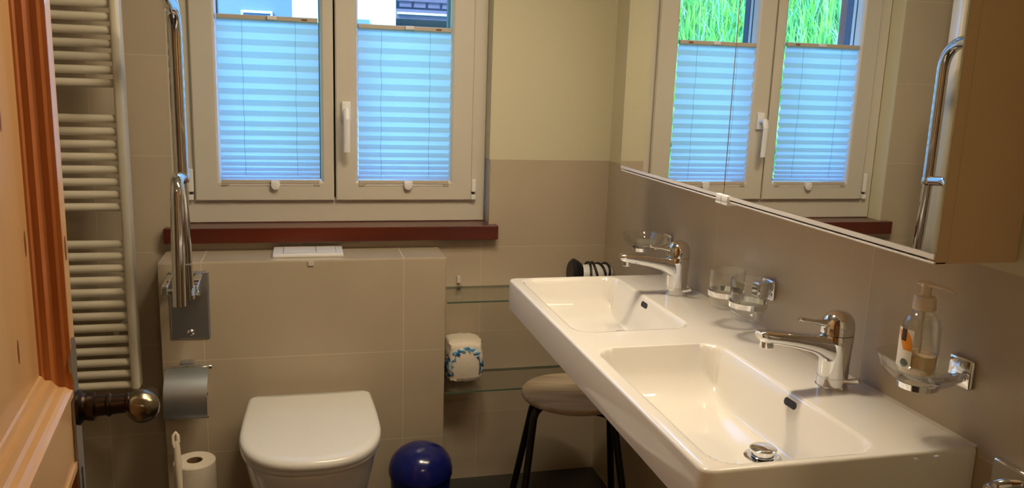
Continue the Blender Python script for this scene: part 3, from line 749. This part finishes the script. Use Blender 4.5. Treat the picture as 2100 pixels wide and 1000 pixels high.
# ------------------------------------------------------------------ taps
def make_tap(label):
    t = thing('basin_tap', label, 'tap', (0, 0, 0), 0, 'basin mixer taps')
    K = 1.14; KZt = 1.085
    S_ = lambda p: [(r * K, z * KZt) for r, z in p]
    bm = NB(); lathe(bm, S_([(.0262, 0), (.0262, .003), (.0248, .004), (.0245, .0195), (.0238, .020), (.0238, .0212), (.0245, .0218), (.0246, .040), (.0252, .062), (.0262, .080), (.0268, .0945), (.0262, .0955)]), None, 48)
    body = obj('body', bm, M_chrome, t, True, loc=(0, 0, 0), angle=40)
    bm = NB(); pr = [(.0262, .0962), (.0270, .0970), (.0268, .108)]
    for i in range(1, 10):
        a = PI / 2 * i / 10; pr.append((.0266 * math.cos(a) ** .85, .108 + .029 * math.sin(a)))
    pr.append((.0008, .1372)); lathe(bm, S_(pr), None, 48); cap = obj('cap', bm, M_chrome, t, True, loc=(0, 0, 0), angle=40)
    bm = NB(); tube(bm, [(-.022, 0, .123), (-.034, 0, .1255), (-.050, 0, .1285), (-.072, 0, .1325), (-.080, 0, .134), (-.0845, 0, .135)], [.0095, .0065, .0046, .0042, .0054, .0034], 14)
    obj('lever', bm, M_chrome, cap, True, loc=(0, 0, 0), angle=60)
    # flat tapering spout with angled end
    bm = NB(); rows = []
    for (x, zt, zb, hw) in ((-.004, .104, .046, .026), (-.018, .1035, .047, .0245), (-.032, .1035, .058, .0215), (-.050, .1045, .0695, .0190), (-.085, .1085, .0800, .0168), (-.125, .1135, .0885, .0158), (-.152, .1165, .0930, .0156), (-.160, .1165, .0965, .0150), (-.1645, .1145, .1005, .0120)):
        zc, hh, row = (zt + zb) / 2, (zt - zb) / 2, []
        for k in range(28):
            q = 2 * PI * k / 28; cy_, sz_ = math.cos(q), math.sin(q)
            row.append(bm.verts.new((x, hw * math.copysign(abs(cy_) ** .72, cy_), zc + hh * math.copysign(abs(sz_) ** .72, sz_))))
        rows.append(row)
    for a, b in zip(rows, rows[1:]):
        for k in range(28):
            j = (k + 1) % 28; bm.faces.new((a[k], a[j], b[j], b[k]))
    bm.faces.new(rows[0]); bm.faces.new(list(reversed(rows[-1])))
    sp = obj('spout', bm, M_chrome, t, True, loc=(0, 0, 0), angle=50)
    bm = NB(); lathe(bm, [(.0110, .083), (.0125, .0845), (.0125, .097)], Matrix.Translation((-.146, 0, 0)), 28); obj('aerator', bm, M_chrome, sp, True, loc=(0, 0, 0))
    bm = NB(); tube(bm, [(.008, -.020, .015), (.014, -.034, .020), (.022, -.049, .027)], [.0075, .0050, .0056], 14); obj('waste_lever', bm, M_chrome, t, True, loc=(0, 0, 0))
    return t
def copy_tree(o, parent=None):
    c = o.copy(); C.objects.link(c)
    if parent: c.parent = parent
    for ch in list(o.children): copy_tree(ch, c)
    return c
tapA = make_tap('chrome single-lever mixer tap on the nearer bowl of the double basin')
tapB = copy_tree(tapA); tapB['label'] = 'chrome single-lever mixer tap on the far bowl, below the far soap dish'
tapA.location = (.9640, 1.279, BZ); tapB.location = (.9620, 1.959, BZ)

# ------------------------------------------------------------------ wall accessories in chrome and glass
def wall_plate(bm, y, z, s=.024, d=.010):
    box(bm, R - d, R, y - s, y + s, z - s, z + s, .005, 3)
def tumbler(label, x, y, z):
    t = thing('drinking_glass', label, 'glass', (x, y, z), 0, 'tooth glasses in the double holder')
    bm = NB(); lathe(bm, [(.0005, .0), (.024, 0), (.0310, .003), (.0350, .010), (.0375, .022), (.0400, .060), (.0410, .092), (.0402, .0925), (.0390, .060), (.0362, .024), (.0325, .013), (.026, .009), (.0005, .009)], Matrix.Translation((x, y, z)), 48, cap=False)
    obj('tumbler', bm, M_glass, t, True, angle=60); return t
gh = thing('glass_holder', 'chrome double ring holder with two glasses between the basin taps', 'glass holder', (R, 1.620, .963))
bm = NB(); wall_plate(bm, 1.620, .963); obj('wall_plate', bm, M_chrome, gh, True)
bm = NB(); box(bm, R - .040, R - .009, 1.602, 1.638, .945, .981, .006, 3); obj('arm', bm, M_chrome, gh, True)
GP = [(.951, 1.676, .905), (.951, 1.577, .899)]
for (x, y, z) in GP:
    bm = NB(); lathe(bm, [(.0405, -.006), (.0425, -.006), (.0425, .006), (.0405, .006), (.0405, -.006)], Matrix.Translation((x, y, .942)), 44, cap=False); obj('ring', bm, M_chrome, gh, True)
tumbler('clear tooth glass in the far ring of the double holder', GP[0][0], GP[0][1], .905)
tumbler('clear tooth glass in the near ring of the double holder', GP[1][0], GP[1][1], .905)

def soap_holder(y, z, label, glabel):
    t = thing('soap_dish_holder', label, 'holder', (R, y, z), 0, 'chrome soap dish holders')
    bm = NB(); wall_plate(bm, y - .008, z - .012, .025); obj('wall_plate', bm, M_chrome, t, True)
    bm = NB(); tube(bm, [(R - .008, y - .008, z - .020), (R - .035, y - .004, z - .028), (R - .052, y, z - .030)], [.012, .010, .008], 14, flat=(.6, 1.4)); obj('arm', bm, M_chrome, t, True)
    bm = NB(); lathe(bm, [(.029, -.036), (.0315, -.036), (.033, -.026), (.0305, -.026), (.029, -.036)], Matrix.Translation((R - .078, y, z)), 40, cap=False); obj('ring', bm, M_chrome, t, True)
    d = thing('soap_dish', glabel, 'soap dish', (R - .078, y, z - .03), 0, 'glass soap dishes')
    bm = NB()
    def ell(a, b, zz, n=56):
        return [((R - .078) + a * math.copysign(abs(math.cos(q)) ** .8, math.cos(q)), y + b * math.copysign(abs(math.sin(q)) ** .8, math.sin(q)), z + zz) for q in [2 * PI * k / n for k in range(n)]]
    L_ = [ell(.020, .020, -.0375), ell(.026, .026, -.036), ell(.0262, .0262, -.026), ell(.040, .050, -.021), ell(.050, .066, -.008), ell(.054, .072, .010), ell(.052, .070, .0115), ell(.048, .066, .006), ell(.044, .060, -.006), ell(.034, .046, -.014), ell(.001, .001, -.0155)]
    loft(bm, L_); obj('glass_bowl', bm, M_glass, d, True, angle=60)
    return t
soap_holder(1.052, .984, 'chrome holder of the glass soap dish with the pump bottle', 'clear oval glass soap dish carrying the soap pump bottle')
soap_holder(2.175, .975, 'chrome holder of the empty glass soap dish behind the far tap', 'empty clear glass soap dish behind the far tap')

# soap pump bottle
sx, sy, sz = R - .080, 1.058, .969
sb = thing('soap_bottle', 'clear soap pump bottle with white pump and orange label in the near soap dish', 'soap bottle', (sx, sy, sz))
bm = NB(); lathe(bm, [(.001, 0), (.024, 0), (.0285, .003), (.0295, .010), (.0300, .050), (.0292, .078), (.0255, .092), (.0185, .101), (.0135, .105), (.0135, .112), (.0120, .112), (.0120, .104), (.0170, .099), (.0240, .090), (.0275, .077), (.0284, .050), (.0280, .010), (.001, .004)], Matrix.Translation((sx, sy, sz)), 48, cap=False)
obj('bottle', bm, M_glass, sb, True, angle=60)
bm = NB(); lathe(bm, [(.001, .0045), (.0265, .0045), (.0276, .010), (.0280, .034), (.001, .034)], Matrix.Translation((sx, sy, sz)), 40, cap=False); obj('liquid', bm, M_soap, sb, True)
bm = NB(); lathe(bm, [(.0165, .106), (.0175, .107), (.0165, .126), (.0150, .128), (.0075, .1285), (.0070, .142), (.0085, .143), (.0085, .149), (.0060, .151)], Matrix.Translation((sx, sy, sz)), 36)
pm = obj('pump', bm, M_pumpw, sb, True, angle=40)
dv = Vector((.28, -1, 0)).normalized(); c0 = Vector((sx, sy, sz + .1475))
bm = NB(); tube(bm, [c0 - dv * .013 + Vector((0, 0, .001)), c0, c0 + dv * .018, c0 + dv * .036 + Vector((0, 0, -.001)), c0 + dv * .046 + Vector((0, 0, -.0035))], [.0065, .0068, .0052, .0040, .0026], 14, flat=(.6, 1.1)); obj('nozzle', bm, M_pumpw, pm, True)
bm = NB(); tube(bm, [(sx, sy, sz + .108), (sx + .002, sy, sz + .01)], .0022, 8); obj('dip_tube', bm, M_pumpw, pm, True)
def wrap(z0, z1, a0, a1, rad, m, name, parent, n=16, shape=None):
    bm = NB(); rows = []
    for k in range(9):
        t = k / 8; z = z0 + (z1 - z0) * t; row = []
        for i in range(n + 1):
            s = i / n; lo, hi = a0, a1
            if shape: lo, hi = shape(t, a0, a1)
            a = lo + (hi - lo) * s; row.append(bm.verts.new((sx + rad * math.cos(a), sy + rad * math.sin(a), sz + z)))
        rows.append(row)
    for p, q in zip(rows, rows[1:]):
        for i in range(n): bm.faces.new((p[i], p[i + 1], q[i + 1], q[i]))
    return obj(name, bm, m, parent, True)
aL = math.radians(176)   # side facing left of the photo
lab = wrap(.012, .076, aL - 1.05, aL + .62, .0303, M_labw, 'label', sb)
mid = math.radians(205)
wrap(.042, .072, aL - .40, aL + .60, .0306, M_labo, 'orange_print', lab, shape=lambda t, a, b: (a + .5 * (1 - t), b - .30 * (t ** 3)))
wrap(.056, .076, aL - .10, aL + .24, .0309, M_labd, 'dark_print', lab)
wrap(.014, .028, aL + .02, aL + .46, .0309, M_labg, 'round_print', lab, shape=lambda t, a, b: ((a + b) / 2 - (b - a) / 2 * math.sqrt(max(.02, 1 - (2 * t - 1) ** 2)), (a + b) / 2 + (b - a) / 2 * math.sqrt(max(.02, 1 - (2 * t - 1) ** 2))))

# towel ring holder at the lower right
th = thing('towel_holder', 'chrome towel holder on the right wall beyond the near end of the basin', 'towel holder', (R, .915, .84))
bm = NB(); wall_plate(bm, .920, .838, .032, .014); obj('wall_plate', bm, M_chrome, th, True)
bm = NB(); tube(bm, arc_path([(R - .01, .920, .838), (R - .055, .918, .836), (R - .060, .60, .838)], .02), .0105, 16); obj('bar', bm, M_chrome, th, True)
bm = NB(); wall_plate(bm, .605, .842, .024, .010); tube(bm, [(R - .01, .605, .842), (R - .060, .603, .838)], .009, 14); obj('end_mount', bm, M_chrome, th, True)

# ------------------------------------------------------------------ mirror cabinet
KX, KY0, KY1, KZ, KT, KM = .8832, .9762, 2.2115, 1.1679, 1.87, 1.6025
cab = thing('mirror_cabinet', 'wall-mounted mirror cabinet with two mirrored doors above the basin', 'cabinet', (R, 1.594, KZ))
bm = NB(); box(bm, KX + .022, R, KY0, KY1, KZ, KT, .0015, 1); obj('cabinet_body', bm, M_cab, cab)
bm = NB(); box(bm, KX + .001, KX + .0215, KY0, KY1, KZ, KZ + .0035, .0008, 1); obj('bottom_strip', bm, M_pvcw, cab)
bm = NB(); box(bm, KX + .0036, KX + .0225, KY0, KY0 + .0165, KZ, KT, .0003, 1); obj('side_panel', bm, M_cab, cab)
for y0, y1, gy in ((KY0 + .0170, KM - .0012, KM - .022), (KM + .0012, KY1, KM + .022)):
    bm = NB(); box(bm, KX + .0035, KX + .019, y0, y1, KZ + .0065, KT - .002, .001, 1); dr = obj('door', bm, M_cab, cab)
    bm = NB(); box(bm, KX + .0002, KX + .0035, (KY0 + .0004 if gy < KM else y0), y1, KZ + .0065, KZ + .0155, .001, 1); obj('door_rim', bm, M_pvcw, dr)
    bm = NB(); box(bm, KX, KX + .0034, (KY0 + .0004 if gy < KM else y0 + .001), y1 - .0005, KZ + .0156, KT - .002); obj('mirror', bm, M_mirror, dr)
    bm = NB(); ya, yb = (KM - .026, KM - .001) if gy < KM else (KM + .001, KM + .026)
    box(bm, KX - .006, KX + .006, ya, yb, KZ - .001, KZ + .0155, .003, 2); box(bm, KX - .006, KX + .018, ya, yb, KZ - .006, KZ - .0005, .002, 2)
    obj('grip', bm, M_pvcw, dr, True)
ml = thing('mirror_light', 'slim white lamp standing on top of the mirror cabinet', 'lamp', (.93, 1.6, KT))
bm = NB(); box(bm, .90, .96, 1.56, 1.64, KT, KT + .035, .004); obj('lamp_base', bm, M_pvcw, ml)
bm = NB(); box(bm, .87, .935, 1.592, 1.608, KT + .035, KT + .047, .002); box(bm, .845, .882, 1.13, 2.07, KT + .0365, KT + .055, .003); obj('lamp_arm', bm, M_pvcw, ml)
cl = thing('ceiling_light', 'round white ceiling lamp in the middle of the bathroom ceiling', 'lamp', (.30, 1.62, H))
bm = NB(); lathe(bm, [(.15, 0), (.15, -.03), (.145, -.034)], Matrix.Translation((.30, 1.62, H)), 48); obj('lamp_base', bm, M_pvcw, cl, True)
bm = NB(); lathe(bm, [(.14, -.030), (.14, -.040), (.12, -.050), (.02, -.054)], Matrix.Translation((.30, 1.62, H)), 48); obj('diffuser', bm, M_lamp, cl, True)

# ------------------------------------------------------------------ wooden door (open, hinged towards the viewer)
DA = math.radians(5.5)
d0 = Vector((-math.sin(DA), math.cos(DA), 0)); E0 = Vector((-.36, 1.38, 0))
dh = E0 - d0 * .80
door = bpy.data.objects.new('door_1', None); C.objects.link(door); door.location = dh; door.rotation_euler = (0, 0, DA)
door.matrix_world = Matrix.Translation(dh) @ Matrix.Rotation(DA, 4, 'Z'); door['kind'] = 'structure'
LY = .80     # local: y from hinge (0) to free edge (LY), x=0 is the visible face
def dobj(name, bm, m, parent=None, smooth=False, angle=35):
    return obj(name, bm, m, parent or door, smooth, loc=(0, 0, 0), angle=angle)
ZT = 2.0; P0, P1 = .065, LY - .078; zA, zB, zC = .937, 1.92, .16
bm = NB(); box(bm, -.040, 0, LY - .0635, LY, .01, ZT, .0015, 1); dobj('stile', bm, M_pine)
bm = NB(); box(bm, -.040, 0, 0, .055, .01, ZT, .0015, 1); dobj('stile', bm, M_pine)
for z0, z1 in ((.01, .13), (.80, .917), (1.92, ZT)):
    bm = NB(); box(bm, -.040, -.0002, .055, LY - .0635, z0, z1, .001, 1); dobj('cross_rail', bm, M_pineh)
def panel(z0, z1):
    y0, y1 = .055, LY - .0635
    bm = NB(); box(bm, -.043, -.036, y0 + .012, y1 - .012, z0 + .012, z1 - .012); dobj('panel', bm, M_pine)
    # stepped moulding; profile as (inset from the opening, x depth)
    prof = [(-.004, .0035), (.003, .0035), (.005, -.002), (.008, -.006), (.009, -.014), (.012, -.018), (.018, -.022), (.019, -.030), (.024, -.033), (.026, -.037), (-.004, -.037)]
    for nm, mt in (('side', M_mould_shade), ('cross', M_pineh)):
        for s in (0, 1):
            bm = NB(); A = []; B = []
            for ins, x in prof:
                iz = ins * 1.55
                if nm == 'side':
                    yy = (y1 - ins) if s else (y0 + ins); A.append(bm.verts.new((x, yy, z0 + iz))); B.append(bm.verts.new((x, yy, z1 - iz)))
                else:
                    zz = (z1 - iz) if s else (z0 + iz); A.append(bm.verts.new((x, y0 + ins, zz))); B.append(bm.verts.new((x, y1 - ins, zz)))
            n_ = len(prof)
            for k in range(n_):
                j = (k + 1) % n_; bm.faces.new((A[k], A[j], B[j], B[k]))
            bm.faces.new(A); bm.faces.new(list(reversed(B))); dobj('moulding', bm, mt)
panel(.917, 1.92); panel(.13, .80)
for (yy, zz, s, xf) in ((LY - .022, 1.135, .010, .0006), (LY - .030, .845, .009, .0006), (LY - .108, 1.16, .010, -.0358), (LY - .19, 1.34, .009, -.0358), (LY - .20, 1.03, .009, -.0358), (LY - .045, 1.52, .009, .0006)):
    bm = NB(); lathe(bm, [(s, -.002), (s, 0), (s * .4, .0003)], Matrix.Translation((xf, yy, zz)) @ Matrix.Rotation(PI / 2, 4, 'Y') @ Matrix.Diagonal((1.9, .55, 1, 1)), 20); dobj('knot', bm, M_knot)
# lock plate
bm = NB(); P = [(LY - .030, .995), (LY - .022, .985), (LY - .020, .96), (LY - .026, .93), (LY - .020, .90), (LY - .020, .72), (LY - .028, .70), (LY - .048, .69), (LY - .066, .70), (LY - .070, .72), (LY - .070, .90), (LY - .062, .93), (LY - .070, .96), (LY - .066, .985)]
prism(bm, P, 'X', .0004, .0045); lp_ = dobj('lock_plate', bm, M_iron)
bm = NB(); box(bm, .0045, .0052, LY - .047, LY - .041, .745, .775, .0002, 1)
lathe(bm, [(.006, 0), (.006, .0008)], Matrix.Translation((.0045, LY - .044, .778)) @ Matrix.Rotation(PI / 2, 4, 'Y'), 16); dobj('keyhole', bm, M_dark, lp_)
# knob with turned neck, hammered head
kn = dobj('knob_neck', (lambda b: (lathe(b, [(.027, 0), (.028, .004), (.022, .008), (.0205, .012), (.0225, .016), (.0225, .024), (.0165, .027), (.0160, .040), (.0185, .043), (.0185, .046), (.0155, .049), (.0148, .068), (.0165, .070), (.0165, .073), (.0140, .076), (.0135, .082), (.015, .086)], Matrix.Translation((.0045, LY - .044, .884)) @ Matrix.Rotation(PI / 2, 4, 'Y'), 32), b)[1])(NB()), M_bronzed, None, True)
bm = NB(); bmesh.ops.create_icosphere(bm, subdivisions=4, radius=.031, matrix=Matrix.Translation((0, 0, 0)))
for v in bm.verts:
    p = v.co.normalized(); f_ = 1 + .02 * math.sin(9 * p.y + 4 * p.z) * math.sin(8 * p.z + 3 * p.x)
    v.co = Vector((.097 + p.x * .026 * f_ + p.z * -.002, LY - .044 + p.y * .029 * f_, .877 + p.z * .0265 * f_))
dobj('knob', bm, M_bronze, kn, True, angle=80)
# door frame
bm = NB(); box(bm, -.335, -.30, YF - .14, YF + .02, 0, 2.05, .003); box(bm, .62, .655, YF - .14, YF + .02, 0, 2.05, .003); box(bm, -.335, .655, YF - .14, YF + .02, 2.05, 2.09, .003)
struct('trim_5', bm, M_pine)

# ------------------------------------------------------------------ outside
M_grassg = mat('meadow_ground', srgb(90, 140, 70), 0.9, noise=.3, nscale=3)
def blade_mat(name, c):
    m = bpy.data.materials.new(name); m.use_nodes = True; n = m.node_tree; n.nodes.remove(n.nodes['Principled BSDF'])
    d = n.nodes.new('ShaderNodeBsdfDiffuse'); d.inputs[0].default_value = c; t = n.nodes.new('ShaderNodeBsdfTranslucent'); t.inputs[0].default_value = c
    mx = n.nodes.new('ShaderNodeMixShader'); mx.inputs[0].default_value = .4; n.links.new(d.outputs[0], mx.inputs[1]); n.links.new(t.outputs[0], mx.inputs[2])
    n.links.new(mx.outputs[0], n.nodes['Material Output'].inputs[0]); return m
M_bl = [blade_mat('leaf_%d' % i, srgb(*c)) for i, c in enumerate(((176, 222, 96), (214, 234, 130), (130, 200, 110), (226, 232, 190), (150, 206, 140)))]
bm = NB(); box(bm, -14, 16, D + .31, 24, -.5, -.42); g_ = struct('ground', bm, M_grassg)
# steep bank rising to the left beyond the window
def bank_z(x, y):
    return -.42 + max(0, (-1.1 - x) * .62 + (y - 5.0) * .35)
bm = NB(); nxx, nyy = 30, 24; gr = []
for i in range(nxx + 1):
    row = []
    for j in range(nyy + 1):
        x = -9 + 8.2 * i / nxx; y = 4.6 + 7 * j / nyy
        row.append(bm.verts.new((x, y, bank_z(x, y) + .08 * math.sin(x * 3) * math.cos(y * 2.3))))
    gr.append(row)
for i in range(nxx):
    for j in range(nyy): bm.faces.new((gr[i][j], gr[i + 1][j], gr[i + 1][j + 1], gr[i][j + 1]))
hb = struct('ground_bank', bm, M_grassg, True)
bm = NB()
def blade(p, h, wdt, lean, az, mi):
    t = Vector((math.cos(az), math.sin(az), 0)); s = Vector((-t.y, t.x, 0)); prev = None
    for k in range(4):
        f = k / 3; c = Vector(p) + Vector((0, 0, h * f)) + t * (lean * f * f); ww = wdt * (1 - f) ** .7 + .0008
        a = bm.verts.new(c - s * ww); b = bm.verts.new(c + s * ww)
        if prev: fc = bm.faces.new((prev[0], prev[1], b, a)); fc.material_index = mi
        prev = (a, b)
for k in range(15000):
    x = random.uniform(-7.5, -1.4); y = random.uniform(5.0, 10.5); z = bank_z(x, y)
    blade((x, y, z - .02), random.uniform(.16, .50), random.uniform(.008, .020), random.uniform(-.05, .30), random.uniform(0, 2 * PI), random.choice((0, 0, 1, 2, 2, 3, 4)))
go = obj('meadow_grass', bm, M_bl); tag(go, 'tall bright green grass on the bank outside the window, seen in the mirror', 'grass'); go['kind'] = 'stuff'
# brown timber shutter folded back on the outside wall, left of the window
sh = thing('window_shutter', 'reddish brown timber shutter folded open outside the window, seen in the mirror', 'shutter', (-.43, D + .32, .92))
M_shut = mat('shutter_wood', srgb(176, 134, 126), .6, noise=.1, nscale=10)
bm = NB(); mtx = Matrix.Translation((WX0 + .015, D + .335, 0)) @ Matrix.Rotation(math.radians(128), 4, 'Z')
box(bm, 0, .48, -.02, .02, .93, 2.03, .003, 2, mtx); obj('shutter_board', bm, M_shut, sh)
for z in (1.05, 1.85):
    bm = NB(); box(bm, .02, .46, -.032, -.0205, z, z + .07, .002, 2, mtx); obj('shutter_batten', bm, M_shut, sh)
    bm = NB(); cyl(bm, (WX0 - .004, D + .305, z + .0), (WX0 - .004, D + .305, z + .07), .008); box(bm, WX0 - .008, WX0 + .008, D + .301, D + .325, z + .01, z + .06); obj('shutter_hinge', bm, M_dark, sh)

# neighbouring house: sunlit wing with balcony to its right, shaded wall to the left
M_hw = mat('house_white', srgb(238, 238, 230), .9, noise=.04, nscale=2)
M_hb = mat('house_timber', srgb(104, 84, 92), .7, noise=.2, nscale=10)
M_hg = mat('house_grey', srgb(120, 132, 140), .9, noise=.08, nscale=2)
M_hd = mat('house_pane', srgb(36, 60, 74), .15)
hs = thing('neighbour_house', 'white house with a timber balcony outside, seen through the upper panes', 'house', (1.2, 10, -.45))
bm = NB(); box(bm, -.10, .96, 9.0, 12, -.42, 4.6); obj('front_wing', bm, M_hw, hs)
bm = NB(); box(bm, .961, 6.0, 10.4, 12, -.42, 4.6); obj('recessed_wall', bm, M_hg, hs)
bm = NB(); box(bm, .961, 6.0, 8.9, 10.4, 2.02, 2.12); 
for v in bm.verts: v.co.z += -(v.co.x - .961) * .0
bal = obj('balcony', bm, M_hb, hs)
bm = NB(); box(bm, .962, 6.0, 8.86, 8.90, 2.065, 2.085); obj('edge_strip', bm, M_hw, bal)
for k in range(34):
    x = .99 + k * .15
    bm = NB(); box(bm, x, x + .125, 8.92, 8.95, 2.14, 3.05, .003, 1); obj('board', bm, M_hb, bal)
bm = NB(); box(bm, .965, 6.0, 8.90, 8.98, 3.05, 3.12); box(bm, .965, 6.0, 8.895, 8.918, 2.20, 2.26); obj('handrail', bm, M_hb, bal)
bm = NB(); box(bm, .45, .68, 8.93, 8.999, 1.10, 1.995); wf = obj('window_surround', bm, M_hg, hs)
bm = NB(); box(bm, .47, .66, 8.925, 8.929, 1.14, 1.95); obj('pane', bm, M_hd, wf)
bm = NB(); box(bm, -.35, 6.2, 8.0, 12.3, 4.6, 4.75); obj('roof', bm, M_hb, hs)
gb = thing('garden_shed', 'grey shaded building behind the left window pane, beside the white house', 'building', (-1.3, 13.5, -.42))
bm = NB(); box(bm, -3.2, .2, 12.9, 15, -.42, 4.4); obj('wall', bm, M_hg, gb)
bm = NB(); box(bm, -.86, -.42, 12.84, 12.899, 1.3, 2.30); f_ = obj('window', bm, M_hw, gb)
bm = NB(); box(bm, -.83, -.45, 12.835, 12.839, 1.33, 2.265); obj('pane', bm, M_hd, f_)
bm = NB(); box(bm, -3.5, .30, 12.4, 15.2, 4.4, 4.55); obj('roof', bm, M_hb, gb)
bpy.context.view_layer.update()
